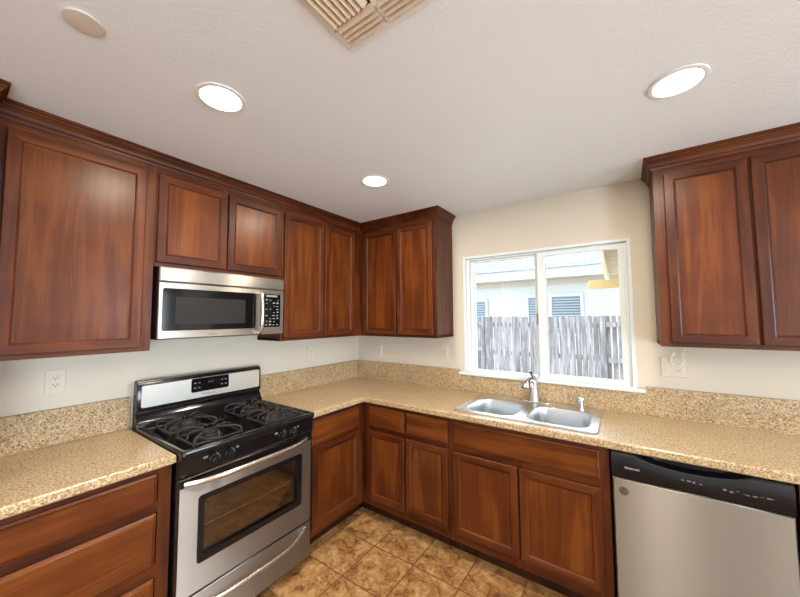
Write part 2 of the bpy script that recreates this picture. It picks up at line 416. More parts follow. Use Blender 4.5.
b = MB(); b.box(1.790, 1.800, .004, .030, 1.46, 1.545, .003); b.box(1.782, 1.800, -.004, .006, 1.475, 1.488, .002); b.box(1.782, 1.800, -.004, .006, 1.515, 1.528, .002); b.build('sash_latch', M_CHROME, win)
b = MB(); b.box(1.168, 2.422, -.040, 0, 1.045, 1.067, .005, 2); b.box(WX0+.002, WX1-.002, -.002, .085, 1.046, 1.066); b.build('window_sill', M_VINYL, win)

# ------------------------------------------------------------------ cabinets
FD = .605      # base face frame depth
UD = .293      # upper face frame depth
CT = .908      # counter height
def grain(f, horiz): return ('x' if f is BK else 'y') if horiz else 'z'
def door(par, f, u0, u1, w0, w1, v0, t=.020, fr=.043, mats=None, label=None):
    h = grain(f, True)
    mb = MB(f)
    rg = [(0, v0), (0, v0+t-.003), (.003, v0+t), (fr-.004, v0+t), (fr, v0+t-.003), (fr+.004, v0+t-.008), (fr+.009, v0+t-.0085)]
    R_ = []
    for i, v in rg: R_.append([mb.V(p) for p in ((u0+i, v, w0+i), (u1-i, v, w0+i), (u1-i, v, w1-i), (u0+i, v, w1-i))])
    for a, c in zip(R_, R_[1:]):
        for i in range(4):
            j = (i+1) % 4; mb.mi = 1 if i in (0, 2) else 0; mb.F([a[i], a[j], c[j], c[i]])
    mb.mi = 0; mb.F(R_[0]); mb.F(R_[-1])
    d = mb.build('door', [WX['z'], WX[h]], par)
    i = fr+.009; mb = MB(f); mb.box(u0+i, u1-i, v0+t-.0083, v0+t-.0068, w0+i, w1-i); mb.build('door_panel', WPAN['z'], d)
    return d
def drawer(par, f, u0, u1, w0, w1, v0, t=.020):
    h = grain(f, True); mb = MB(f)
    rg = [(0, v0), (0, v0+t*.55), (.004, v0+t*.62), (.009, v0+t*.70), (.013, v0+t), ]
    mb.rings([[(u0+i, v, w0+i), (u1-i, v, w0+i), (u1-i, v, w1-i), (u0+i, v, w1-i)] for i, v in rg])
    return mb.build('drawer_front', WPAN[h], par)
def carcass(par, f, u0, u1, vb, w0, w1, mat_='z', name='body'):
    mb = MB(f); mb.box(u0, u1, 0.002, vb-.019, w0, w1); mb.build(name, WX['z'], par)
def faceframe(par, f, us, ws, v, stiles, rails, mat_=None):
    mb = MB(f)
    for a, c in stiles: mb.mi = 0; mb.box(a, c, v-.019, v, ws[0], ws[1])
    for (a, c), (p, q) in rails: mb.mi = 1; mb.box(a, c, v-.019, v-.0002, p, q)
    return mb.build('face_frame', [WX['z'], WX[grain(f, True)]], par)
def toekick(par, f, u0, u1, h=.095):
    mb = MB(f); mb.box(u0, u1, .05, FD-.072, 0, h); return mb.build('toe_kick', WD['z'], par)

G_B = 'cherry stained base cabinets'
# left of the range: three drawers
t = thing('base_cabinet', 'base cabinet with three stacked wide drawer fronts left of the gas range', 'cabinet', (.3, -2.2, 0), G_B)
toekick(t, LF, 1.925, 2.484); carcass(t, LF, 1.922, 2.486, FD, .095, .866)
faceframe(t, LF, None, (.095, .866), FD, [(1.922, 1.972), (2.465, 2.486)], [((1.972, 2.465), (.835, .866)), ((1.972, 2.465), (.672, .712)), ((1.972, 2.465), (.395, .455)), ((1.972, 2.465), (.095, .150))])
for w0, w1 in ((.711, .840), (.452, .672), (.150, .400)): drawer(t, LF, 1.980, 2.440 if 0 else 2.475, w0, w1, FD)
# between range and corner
t = thing('base_cabinet', 'narrow base cabinet with one drawer and one door between range and corner', 'cabinet', (.3, -.9, 0), G_B)
toekick(t, LF, .5335, 1.148); carcass(t, LF, .59, 1.150, FD, .095, .866)
faceframe(t, LF, None, (.095, .866), FD, [(1.110, 1.150), (.6055, .685)], [((.685, 1.110), (.835, .866)), ((.685, 1.110), (.66, .70)), ((.685, 1.110), (.095, .165))])
drawer(t, LF, .672, 1.122, .690, .838, FD); door(t, LF, .672, 1.122, .152, .668, FD)
# corner unit on window wall
t = thing('base_cabinet', 'corner base cabinet with two small drawers above two doors on the window wall', 'cabinet', (1.0, -.3, 0), G_B)
toekick(t, BK, .5335, 1.362); carcass(t, BK, .61, 1.364, FD, .095, .866)
faceframe(t, BK, None, (.095, .866), FD-.0005, [(.606, .690), (.99, 1.03), (1.335, 1.364)], [((.690, 1.335), (.835, .866)), ((.690, 1.335), (.655, .70)), ((.690, 1.335), (.095, .165))])
drawer(t, BK, .676, 1.003, .690, .840, FD); drawer(t, BK, 1.020, 1.348, .690, .840, FD)
door(t, BK, .676, 1.005, .152, .662, FD); door(t, BK, 1.018, 1.348, .152, .662, FD)
# sink base
t = thing('sink_base_cabinet', 'sink base cabinet with one wide false drawer front over two doors under the window', 'cabinet', (1.8, -.3, 0), G_B)
toekick(t, BK, 1.364, 2.240)
mb = MB(BK); mb.box(1.366, 1.384, .002, FD-.019, .095, .866); mb.box(2.222, 2.240, .002, FD-.019, .095, .866); mb.box(1.384, 2.222, .002, .012, .095, .866); mb.box(1.384, 2.222, .012, FD-.019, .095, .113); mb.build('body', WX['z'], t)
faceframe(t, BK, None, (.095, .866), FD, [(1.366, 1.400), (2.185, 2.240), (1.775, 1.812)], [((1.400, 2.185), (.835, .866)), ((1.400, 2.185), (.655, .705)), ((1.400, 2.185), (.095, .165))])
drawer(t, BK, 1.386, 2.198, .700, .842, FD)['label'] = 'wide false drawer front'
door(t, BK, 1.386, 1.790, .152, .658, FD); door(t, BK, 1.801, 2.200, .152, .658, FD)
# right of the dishwasher
t = thing('base_cabinet', 'base cabinet sliver at the right edge beside the dishwasher', 'cabinet', (3.1, -.3, 0), G_B)
toekick(t, BK, 2.866, 3.40); carcass(t, BK, 2.866, 3.40, FD, .095, .866)
faceframe(t, BK, None, (.095, .866), FD, [(2.866, 2.915), (3.36, 3.40)], [((2.915, 3.36), (.835, .866)), ((2.915, 3.36), (.66, .70)), ((2.915, 3.36), (.095, .165))])
drawer(t, BK, 2.905, 3.37, .695, .840, FD); door(t, BK, 2.905, 3.37, .152, .668, FD)

# uppers
G_U = 'cherry stained wall cabinets'
UB, UT = 1.357, 2.395
def upper(label, base, f, u0, u1, doors, w0=UB, w1=UT, stl=.045, str_=.045, ud=UD, dw0=None, dw1=2.305):
    dw0 = dw0 or w0+.022
    t = thing('wall_cabinet', label, 'cabinet', base, G_U)
    mb = MB(f); mb.box(u0, u1, .002, ud-.019, w0+.008, w1); mb.box(u0, u0+.016, .002, ud-.019, w0, w0+.02); mb.box(u1-.016, u1, .002, ud-.019, w0, w0+.02); mb.build('body', WX['z'], t)
    faceframe(t, f, None, (w0, w1), ud, [(u0, u0+stl), (u1-str_, u1)]+([((doors[0][1]+doors[1][0])/2-.02, (doors[0][1]+doors[1][0])/2+.02)] if len(doors) > 1 else []),
              [((u0+stl, u1-str_), (w0, dw0+.02)), ((u0+stl, u1-str_), (dw1-.02, w1))])
    for a, c in doors: door(t, f, a, c, dw0, dw1, ud)
    return t
upper('large single-door wall cabinet left of the microwave', (.15, -2.22, UB), LF, 1.925, 2.486, [(1.972, 2.440)], stl=.05)
upper('short wide two-door wall cabinet directly above the microwave', (.15, -1.55, 1.80), LF, 1.151, 1.923, [(1.166, 1.544), (1.552, 1.917)], w0=1.803, stl=.025, str_=.025)
t = upper('tall two-door wall cabinet between the microwave and the corner', (.15, -.75, UB), LF, .2945, 1.149, [(.395, .745), (.757, 1.133)], stl=.125, str_=.03)
t = upper('two-door wall cabinet on the window wall beside the inside corner', (.7, -.15, UB), BK, .2945, 1.108, [(.350, .712), (.728, 1.075)], stl=.075)
upper('two-door wall cabinet to the right of the window', (2.87, -.15, UB), BK, 2.490, 3.252, [(2.535, 2.858), (2.870, 3.215)])
t = thing('pantry_cabinet', 'deep tall cabinet side with crown at the far left edge', 'cabinet', (.3, -2.9, 0))
mb = MB(LF); mb.box(2.488, 3.35, .002, .417, .0, 2.395); mb.build('body', WX['z'], t)
mb = MB(LF); mb.box(2.488, 2.56, .417, .437, .09, 2.395); mb.box(3.30, 3.35, .417, .437, .09, 2.395); mb.box(2.56, 3.30, .417, .4368, 2.30, 2.395); mb.box(2.56, 3.30, .417, .4368, .09, .15); mb.build('face_frame', WX['z'], t)
door(t, LF, 2.545, 2.925, .14, 1.35, .437); door(t, LF, 2.935, 3.315, .14, 1.35, .437); door(t, LF, 2.545, 2.925, 1.37, 2.305, .437); door(t, LF, 2.935, 3.315, 1.37, 2.305, .437)
# crown mouldings
prof = [(0.0, 2.340), (.004, 2.340), (.006, 2.352), (.012, 2.360), (.016, 2.372), (.024, 2.384), (.030, 2.390), (.031, 2.397), (.038, 2.400), (.038, H-.001), (0.0, H-.001)]
mb = MB(); e = .0006
sweep(mb, [(.437+e, -3.35), (.437+e, -2.488+e), (UD+e, -2.488+e), (UD+e, -UD-e), (1.108+e, -UD-e), (1.108+e, -.001)], prof)
tag(mb.build('crown_molding', WX['y'], None), 'long dark crown molding over the range wall and corner cabinets', 'molding', 'cabinet crown moldings')
mb = MB(); sweep(mb, [(2.490-e, -.001), (2.490-e, -UD-e), (3.252, -UD-e)], prof)
tag(mb.build('crown_molding', WX['x'], None), 'short crown molding over the cabinet right of the window', 'molding', 'cabinet crown moldings')

# ------------------------------------------------------------------ countertops
SX0, SX1, SY0, SY1 = 1.372, 2.196, -.588, -.044       # sink outer rim
def slab(name, outline, holes, z0, z1, ch, m_, label, cat, grp=None):
    mb = MB(); area = sum(outline[i][0]*outline[(i+1) % len(outline)][1]-outline[(i+1) % len(outline)][0]*outline[i][1] for i in range(len(outline)))
    inn = offset_poly(outline, -ch if area > 0 else ch)
    L = [[mb.V((x, y, z)) for x, y in pts] for pts, z in ((inn, z0), (outline, z0+ch), (outline, z1-ch), (inn, z1))]
    n = len(outline)
    for a, c in zip(L, L[1:]):
        for i in range(n): mb.F([a[i], a[(i+1) % n], c[(i+1) % n], c[i]])
    tops, bots = [L[3]], [L[0]]
    for h in holes:
        a = [mb.V((x, y, z1)) for x, y in h]; c = [mb.V((x, y, z0)) for x, y in h]
        for i in range(len(h)): mb.F([a[i], a[(i+1) % len(h)], c[(i+1) % len(h)], c[i]])
        tops.append(a); bots.append(c)
    fill_loops(mb, tops, z1); fill_loops(mb, bots, z0)
    return tag(mb.build(name, m_), label, cat, grp)
CD = .640
slab('countertop', [(.002, -2.486), (CD, -2.486), (CD, -1.918), (.002, -1.918)], [], .868, CT, .006, M_GRAN, 'speckled granite countertop piece left of the gas range', 'countertop', 'granite countertops')
slab('countertop', [(.002, -1.155), (CD, -1.155), (CD, -CD), (3.42, -CD), (3.42, -.002), (.002, -.002)],
     [rrect(SX0+.02, SX1-.02, SY0+.02, SY1-.02, .02)], .868, CT, .006, M_GRAN, 'long L-shaped speckled granite countertop holding the double sink', 'countertop', 'granite countertops')
BS = 1.082
mb = MB(LF); mb.box(1.918, 2.486, .001, .021, CT+.0005, BS, .002); tag(mb.build('backsplash', M_GRAN), 'low granite backsplash strip left of the range', 'backsplash', 'granite backsplashes')
mb = MB(LF); mb.box(.022, 1.155, .001, .021, CT+.0005, BS, .002); tag(mb.build('backsplash', M_GRAN), 'low granite backsplash strip between range and corner', 'backsplash', 'granite backsplashes')
mb = MB(); pts = [(.001, CT+.0005), (3.42, CT+.0005), (3.42, BS), (2.4225, BS), (2.4225, 1.0445), (1.1675, 1.0445), (1.1675, BS), (.001, BS)]
mb.prism(pts, 'v', -.021, -.001)
tag(mb.build('backsplash', M_GRAN), 'long granite backsplash notched under the window sill', 'backsplash', 'granite backsplashes')

# ------------------------------------------------------------------ sink
sk = thing('kitchen_sink', 'stainless double-bowl drop-in sink under the window', 'sink', (1.784, -.33, CT))
mb = MB(); zt = CT+.007
bowls = [(1.425, 1.752, -.535, -.165), (1.812, 2.150, -.535, -.165)]
o0 = rrect(SX0, SX1, SY0, SY1, .03); o1 = rrect(SX0+.006, SX1-.006, SY0+.006, SY1-.006, .026); o2 = rrect(SX0+.018, SX1-.018, SY0+.018, SY1-.018, .018)
L = [[mb.V((x, y, z)) for x, y in pts] for pts, z in ((o0, CT+.0008), (o0, CT+.003), (o1, zt), (o2, zt-.002))]
n = len(o0)
for a, c in zip(L, L[1:]):
    for i in range(n): mb.F([a[i], a[(i+1) % n], c[(i+1) % n], c[i]])
loops = [L[-1]]
for x0, x1, y0, y1 in bowls:
    rr = [(0, zt-.002, .085), (.006, zt-.006, .08), (.010, zt-.02, .075), (.016, .76, .07), (.030, .735, .06), (.055, .724, .045)]
    Q = [[mb.V((x, y, z)) for x, y in rrect(x0+i, x1-i, y0+i, y1-i, r)] for i, z, r in rr]
    for a, c in zip(Q, Q[1:]):
        for i in range(n): mb.F([a[i], a[(i+1) % n], c[(i+1) % n], c[i]])
    mb.F(Q[-1]); loops.append(Q[0])
fill_loops(mb, loops, zt)
bs_ = mb.build('basin', M_SINK, sk, True); bs_.data.set_sharp_from_angle(angle=R(14))
for x0, x1, y0, y1 in bowls:
    mb = MB(); mb.lathe(((x0+x1)/2, (y0+y1)/2+.02, .7245), [(.045, 0), (.045, .003), (.038, .004), (.034, -.0005+.001), (.01, .001)], 24); d = mb.build('drain', M_CHROME, sk, True)
fz = zt-.0015
FX, FY = 1.772, -.074
ft = thing('faucet', 'brushed nickel single-lever faucet with cone spray head behind sink', 'faucet', (FX, FY, fz))
mb = MB(); mb.rings([[(x, y, z) for x, y in rrect(FX-.105+i, FX+.105-i, FY-.028+i, FY+.028-i, .027-i, 6)] for i, z in ((0, fz), (0, fz+.004), (.003, fz+.007))]); mb.build('deck_plate', M_CHROME, ft, True)
mb = MB(); mb.tube([(FX, FY, fz+.006), (FX, FY, fz+.03), (FX, FY, fz+.08), (FX-.002, FY-.002, fz+.12), (FX-.008, FY-.010, fz+.145), (FX-.018, FY-.022, fz+.155), (FX-.028, FY-.036, fz+.150)], [.033, .030, .027, .0255, .024, .020, .015], 20); mb.build('body', M_CHROME, ft, True)
mb = MB(); mb.tube([(FX-.018, FY-.026, fz+.158), (FX-.030, FY-.040, fz+.146), (FX-.036, FY-.048, fz+.124), (FX-.038, FY-.051, fz+.104)], [.014, .020, .031, .040], 20); hd = mb.build('spray_head', M_CHROME, ft, True)
mb = MB(); mb.tube([(FX-.038, FY-.051, fz+.104), (FX-.038, FY-.0512, fz+.100)], [.037, .034], 20); mb.build('spray_nozzle', M_CHROMED, hd, True)
mb = MB(); mb.tube([(FX-.003, FY+.004, fz+.14), (FX+.002, FY+.004, fz+.162), (FX-.006, FY-.002, fz+.182), (FX-.017, FY-.010, fz+.203), (FX-.024, FY-.015, fz+.217)], [.021, .016, .009, .009, .014], 14); mb.build('lever', M_CHROMED, ft, True)
ag = thing('soap_dispenser', 'short round metal cap standing at the right back of the sink', 'dispenser', (2.068, -.105, fz))
mb = MB(); mb.lathe((2.068, -.105, fz), [(.024, 0), (.024, .006), (.019, .008), (.019, .050), (.0215, .052), (.0225, .072), (.019, .077), (.004, .078)], 24); mb.build('cap', M_CHROME, ag, True)

# ------------------------------------------------------------------ gas range
A0, A1 = 1.163, 1.912
rg = thing('gas_range', 'stainless and black freestanding gas range with oven', 'range', (.34, -1.5375, 0))
mb = MB(LF); mb.box(A0, A1, .025, .632, .03, .900, .003)
for uu in (A0+.04, A1-.04):
    for vv in (.08, .58): mb.box(uu-.018, uu+.018, vv-.018, vv+.018, 0, .03)
mb.build('body', M_BLACK, rg)
# cooktop with raised rim
mb = MB(LF)
o_ = rrect(A0-.002, A1+.002, .09, .690, .014); 
def scale_rr(i, r): return rrect(A0-.002+i, A1+.002-i, .09+i, .690-i, r)
mb.rings([[(p, q, z) for p, q in scale_rr(i, r)] for i, z, r in ((0, .899, .014), (0, .916, .014), (.004, .923, .012), (.014, .925, .01), (.024, .919, .01), (.030, .914, .02))])
ck = mb.build('cooktop', M_BLACK, rg, True)
cents = [(1.725, .53), (1.725, .27), (1.350, .53), (1.350, .27)]
for k, (u, v) in enumerate(cents):
    mb = MB(LF); r = (.05, .038)[k in (0, 3)]
    mb.lathe((u, v, .914), [(r+.022, 0), (r+.018, .004), (r, .006), (r*.95, .014), (r*.9, .015)], 24); bn = mb.build('burner', M_BURN, rg, True)
    mb = MB(LF); mb.lathe((u, v, .929), [(r*.86, 0), (r*.90, .004), (r*.86, .009), (r*.3, .011)], 24); mb.build('burner_cap', M_BURN, bn, True)
def grate(u, v0, v1):
    mb = MB(LF); z = .958; rr = .0058
    hw = .125
    for vc in ((v0+v1)/2-.135, (v0+v1)/2+.135):
        # four bowed fingers around each burner
        for sx in (-1, 1):
            for sy in (-1, 1):
                mb.tube([(u+sx*.022, vc+sy*.022, z), (u+sx*.060, vc+sy*.062, z+.003), (u+sx*.092, vc+sy*.085, z), (u+sx*.112, vc+sy*.092, z-.012), (u+sx*.118, vc+sy*.094, .915)], rr, 8)
        mb.tube([(u-.118, vc-.094, .921), (u-.118, vc+.094, .921)], rr*.9, 8); mb.tube([(u+.118, vc-.094, .921), (u+.118, vc+.094, .921)], rr*.9, 8)
        for s_ in (-1, 1): mb.tube([(u-.118, vc+s_*.094, .921), (u+.118, vc+s_*.094, .921)], rr*.9, 8)
        for (dx, dy) in ((1, 0), (-1, 0), (0, 1), (0, -1)):
            mb.tube([(u+dx*.030, vc+dy*.030, z), (u+dx*.07, vc+dy*.07, z+.002), (u+dx*.100, vc+dy*.088, z-.004), (u+dx*.112, vc+dy*.094, .921)], rr*.85, 8)
    return mb.build('grate', M_IRON, rg, True)
grate(1.725, .13, .67); grate(1.350, .13, .67)
# backguard
mb = MB(LF); mb.prism([(.026, .90), (.108, .90), (.108, .935), (.088, .965), (.072, .985), (.088, .998), (.086, 1.135), (.074, 1.166), (.040, 1.172), (.026, 1.165)], 'u', A0+.002, A1-.002)
bm_ = mb.b; bmesh.ops.recalc_face_normals(bm_, faces=bm_.faces[:]); bmesh.ops.bevel(bm_, geom=[e_ for e_ in bm_.edges if len(e_.link_faces) == 2 and e_.calc_face_angle(0) > R(20)], offset=.004, segments=2, affect='EDGES', clamp_overlap=True)
bgd = mb.build('backguard', M_BLACK, rg, True)
mb = MB(LF); panel(mb, A0+.016, A1-.020, 1.020, 1.146, .080, .091, .012, .002); mb.build('control_panel', steel('satin_control_panel', (.78, .79, .76), .38, 'z'), bgd, True)
mb = MB(LF); panel(mb, 1.405, 1.638, 1.058, 1.143, .088, .0935, .010, .0015); mb.build('display', M_DISP, bgd, True)
text('8:41', 'clock_digits', LF, 1.520, 1.112, .0937, .020, plain('dim_clock_digits', (.10, .16, .14), .4), bgd, -1)
mb = MB(LF)
for du in (-.095, -.070, .070, .095):
    for w in (1.085, 1.115):
        mb = MB(LF); mb.box(1.5215+du-.006, 1.5215+du+.006, .0934, .0939, w-.0012, w+.0012); mb.build('button_marking', M_TXTW, bgd)
text('FRIGIDAIRE', 'lettering', LF, 1.53, 1.040, .0912, .016, M_TXTR, bgd, -1)
# front control strip with knobs
mb = MB(LF); mb.prism([(.632, .800), (.662, .800), (.668, .812), (.668, .872), (.676, .898), (.632, .899)], 'u', A0, A1); fp = mb.build('front_panel', M_BLACK, rg)
for u in (1.767, 1.692, 1.388, 1.314):
    mb = MB(LF); mb.lathe((u, .6685, .842), [(.0215, 0), (.0215, .004), (.0185, .006), (.0165, .026), (.013, .029)], 24, 'v'); mb.box(u-.004, u+.004, .694, .702, .842-.018, .842+.018, .002); kn = mb.build('knob', M_BLACKS, rg, True)
    mb = MB(LF); 
    for a in range(-60, 70, 14):
        c_, s_ = math.cos(R(a)), math.sin(R(a)); mb.tube([(u-.025*c_, .6686, .842+.025*s_), (u-.029*c_, .6686, .842+.029*s_)], .0011, 5)
    mb.build('dial_marks', M_TXTW, kn)
for u, s_ in ((1.805, 'OFF'), (1.650, 'HI'), (1.425, 'OFF'), (1.275, 'HI')): text(s_, 'lettering', LF, u, .862, .6687, .012, M_TXTW, rg, -1)
# oven door
DZ0, DZ1 = .262, .790
wu0, wu1, ww0, ww1 = 1.262, 1.806, .405, .672
mb = MB(LF)
outer = rrect(A0+.003, A1-.003, DZ0, DZ1, .006); inner = rrect(wu0, wu1, ww0, ww1, .012)
Lf = [[mb.V((p, v, q)) for p, q in pts] for pts, v in ((outer, .634), (outer, .657), (offset_poly(outer, -.002), .660))]
for a, c in zip(Lf, Lf[1:]):
    for i in range(len(outer)): mb.F([a[i], a[(i+1) % len(outer)], c[(i+1) % len(outer)], c[i]])
In = [[mb.V((p, v, q)) for p, q in inner] for v in (.634, .660)]
for i in range(len(inner)): mb.F([In[0][i], In[0][(i+1) % len(inner)], In[1][(i+1) % len(inner)], In[1][i]])
fill_loops(mb, [Lf[-1], In[1]], 0); fill_loops(mb, [Lf[0], In[0]], 0)
od = mb.build('oven_door', M_STEEL, rg, True)
mb = MB(LF); panel(mb, A0+.004, A1-.004, .752, .788, .658, .6635, .004, .001); mb.build('door_top_trim', M_BLACK, od, True)
mb = MB(LF)
o1 = rrect(wu0-.025, wu1+.022, ww0-.022, ww1+.018, .016); i1 = rrect(wu0+.006, wu1-.006, ww0+.008, ww1-.008, .010)
A_ = [[mb.V((p, v, q)) for p, q in pts] for pts, v in ((o1, .6585), (o1, .662), (i1, .662), (i1, .640))]
for a, c in zip(A_, A_[1:]):
    for i in range(len(o1)): mb.F([a[i], a[(i+1) % len(o1)], c[(i+1) % len(o1)], c[i]])
mb.build('window_border', M_BLACK, od)
mb = MB(LF); mb.box(wu0+.001, wu1-.001, .641, .645, ww0+.001, ww1-.001); mb.build('oven_window', M_OVENG, od)
# oven cavity liner seen through the glass
mb = MB(LF)
mb.box(wu0-.0, wu1, .6325, .6335, ww0, ww1)
mb.build('oven_liner', M_OVENIN, rg)
mb = MB(LF)
mb.tube([(wu0+.01, .637, .535), (wu1-.01, .637, .535)], .0040, 6); mb.tube([(wu0+.014, .637, .425), (wu0+.014, .637, .66)], .002, 6); mb.build('oven_rack', plain('pale_rack_wire', (.75, .72, .66), .4), rg)
def arcbar(mb, u0, u1, w, v0, v1, r, drop=0, n=18, flat=1.0):
    pts = []
    for k in range(n+1):
        t = k/n; s_ = 1-abs(2*t-1)**4; pts.append((u0+(u1-u0)*t, v0+(v1-v0)*s_, w+drop*(1-s_)))
    return mb.tube(pts, r, 14)
mb = MB(LF); arcbar(mb, A0+.05, A1-.02, .770, .668, .718, .0135, 0); mb.build('oven_handle', M_HANDLE, od, True)
# drawer
mb = MB(LF); panel(mb, A0+.003, A1-.003, .040, .252, .634, .660, .005, .003); dw = mb.build('storage_drawer', M_STEEL, rg, True)
mb = MB(LF); arcbar(mb, A0+.04, A1-.04, .196, .658, .700, .012, .030); mb.build('drawer_handle', M_HANDLE, dw, True)

# ------------------------------------------------------------------ microwave
MU0, MU1, MZ0, MZ1 = 1.163, 1.912, 1.412, 1.798
mw = thing('microwave', 'stainless over-the-range microwave mounted above the gas range', 'microwave', (.18, -1.5375, MZ0))
mb = MB(LF); mb.box(MU0+.001, MU1-.001, .003, .322, MZ0, MZ1, .003); mb.build('body', plain('black_painted_case', (.018, .009, .007), .3), mw)
mb = MB(LF); panel(mb, MU0, MU1, 1.720, MZ1, .320, .352, .004, .006); mb.build('vent_panel', M_MWS, mw, True)
mb = MB(LF); panel(mb, MU0, MU1, MZ0+.004, 1.716, .321, .346, .004, .003); fp = mb.build('front_panel', M_MWS, mw, True)
mb = MB(LF); mb.box(1.3400, 1.3415, .3455, .3464, MZ0+.006, 1.714); mb.build('door_seam', M_DARKHOLE, fp)
mb = MB(LF); panel(mb, 1.374, 1.895, 1.458, 1.686, .3445, .3490, .012, .0015); wn_ = mb.build('door_window', M_DISP, mw, True)
mb = MB(LF); mb.box(1.445, 1.835, .3491, .3494, 1.492, 1.640); mb.build('window_mesh', plain('grey_screen_mesh', (.014, .010, .009), .45, 0, .3), wn_)
mb = MB(LF); panel(mb, 1.190, 1.322, 1.462, 1.688, .3445, .3480, .012, .0012); cp = mb.build('control_panel', M_DISP, mw, True)
mb = MB(LF)
random.seed(3)
for i in range(4):
    for j in range(9):
        if random.random() < .85: mb = MB(LF); mb.box(1.205+i*.028, 1.205+i*.028+random.uniform(.010, .019), .3480, .3484, 1.475+j*.021, 1.475+j*.021+random.choice((.004, .006, .009))); mb.build('key', M_KEY, cp)
mb = MB(LF); mb.box(1.215, 1.30, .3480, .3484, 1.668, 1.680)
mb.build('readout', plain('pale_grey_keys', (.22, .23, .23), .4), cp)
mb = MB(LF)
mb.tube([(1.352, .346, 1.690), (1.353, .372, 1.694), (1.353, .386, 1.676), (1.353, .392, 1.62), (1.353, .394, 1.56), (1.353, .392, 1.50), (1.353, .386, 1.444), (1.353, .372, 1.428), (1.352, .346, 1.432)], [.010, .012, .0125, .012, .012, .012, .0125, .012, .010], 14)
mb.build('door_handle', M_HANDLE, mw, True)
text('Frigidaire', 'lettering', LF, 1.640, 1.434, .3464, .014, M_TXTD, mw, -1)

# ------------------------------------------------------------------ dishwasher
DX0, DX1, DV = 2.247, 2.858, .632
dwt = thing('dishwasher', 'stainless dishwasher with black control strip below the counter', 'dishwasher', (2.55, -.3, 0))
mb = MB(BK); mb.box(DX0, DX1, .05, .585, .03, .864); mb.box(DX0+.005, DX1-.005, .45, .54, 0, .10); mb.build('body', M_BLACKS, dwt)
mb = MB(BK); panel(mb, DX0+.006, DX1-.012, .115, .737, .586, DV, .004, .004); mb.build('door_panel', M_DWS, dwt, True)
mb = MB(BK)
# control strip, with a scooped pull recess along its top edge
N = 40; top = []
for k in range(N+1):
    x = DX0+.003+(DX1-.012-DX0)*k/N; t = (x-2.36)/(2.72-2.36); d = 0
    if 0 < t < 1: d = .030*math.sin(math.pi*t)**.6
    top.append((x, d))
rings = []
for x, d in top: rings.append([(x, .586, .742), (x, DV-.002, .742), (x, DV+.001, .746), (x, DV+.001, .835-d*.9), (x, DV-.006, .852-d), (x, DV-.012-d*1.4, .860-d*.9), (x, .586, .862)])
mb.rings(rings); cs = mb.build('control_strip', M_BLACKS, dwt, True)
text('FRIGIDAIRE', 'lettering', BK, 2.332, .792, DV+.0012, .0115, M_TXTW, dwt)
mb = MB(BK)
random.seed(5)
for x0, n_ in ((2.510, 4), (2.645, 4), (2.712, 2), (2.752, 2), (2.785, 1)):
    for k in range(n_):
        x = x0+k*.020; mb = MB(BK); mb.box(x, x+random.uniform(.007, .014), DV+.001, DV+.0013, .786+random.uniform(-.004, .006), .789+random.uniform(-.002, .007)); mb.build('button_marking', M_TXTG, cs)
mb = MB(BK); mb.lathe((2.296, DV, .683), [(.0205, -.001), (.0205, .0015), (.0195, .002), (.014, .002)], 28, 'v'); bd = mb.build('round_badge', plain('bronze_badge', (.20, .15, .12), .35, .8), dwt, True)
mb = MB(BK)
for a in range(8): mb.tube([(2.296+.006*math.cos(a*.785), DV+.0022, .683+.006*math.sin(a*.785)), (2.296+.015*math.cos(a*.785+.3), DV+.0022, .683+.015*math.sin(a*.785+.3))], .0012, 5)
mb.lathe((2.296, DV+.002, .683), [(.004, 0), (.003, .001)], 12, 'v'); mb.build('badge_emblem', plain('dark_emblem', (.06, .04, .035), .4), bd)

# ------------------------------------------------------------------ outlets and switches
def outlet(f, u, w, label, v=0.0, wide=False):
    t = thing('wall_outlet', label, 'outlet', f(u, v, w-.058), 'white wall outlets')
    hw = .0585 if wide else .0365
    mb = MB(f); panel(mb, u-hw, u+hw, w-.059, w+.059, v+.0005, v+.007, .004, .002); mb.build('cover_plate', M_PLATE, t, True)
    def rec(uc):
        mb = MB(f); panel(mb, uc-.0165, uc+.0165, w-.034, w+.034, v+.006, v+.010, .003, .001); d = mb.build('receptacle', M_PLATE, t, True)
        for wc in (w+.016, w-.017):
            for s_ in (-1, 1): mb = MB(f); mb.box(uc+s_*.0065-.0013, uc+s_*.0065+.0013, v+.0095, v+.0103, wc, wc+.008); mb.build('slot', M_DARKHOLE, d)
            mb = MB(f); mb.lathe((uc, v+.0095, wc-.006), [(.0026, 0), (.0026, .0008)], 10, 'v'); mb.build('ground_hole', M_DARKHOLE, d)
    if wide:
        rec(u+.023)
        mb = MB(f); panel(mb, u-.023-.0165, u-.023+.0165, w-.034, w+.034, v+.006, v+.011, .003, .001); mb.build('rocker_switch', M_PLATE, t, True)
    else: rec(u)
    for s_ in (-1, 1):
        for uc in ((u-.023, u+.023) if wide else (u,)): mb = MB(f); mb.lathe((uc, v+.0068, w+s_*.047), [(.003, 0), (.0025, .0008)], 10, 'v'); mb.build('screw', M_PLATE, t)
    return t
outlet(LF, 2.218, 1.214, 'white duplex outlet on the wall left of the range')
outlet(LF, .632, 1.212, 'white duplex outlet on the wall between range and corner')
outlet(BK, .285, 1.195, 'white duplex outlet on the window wall nearest the inside corner')
outlet(BK, 1.018, 1.212, 'white duplex outlet just left of the window')
outlet(BK, 2.561, 1.213, 'double plate with rocker switch and outlet right of the window', wide=True)
mb = MB(); y = -.030
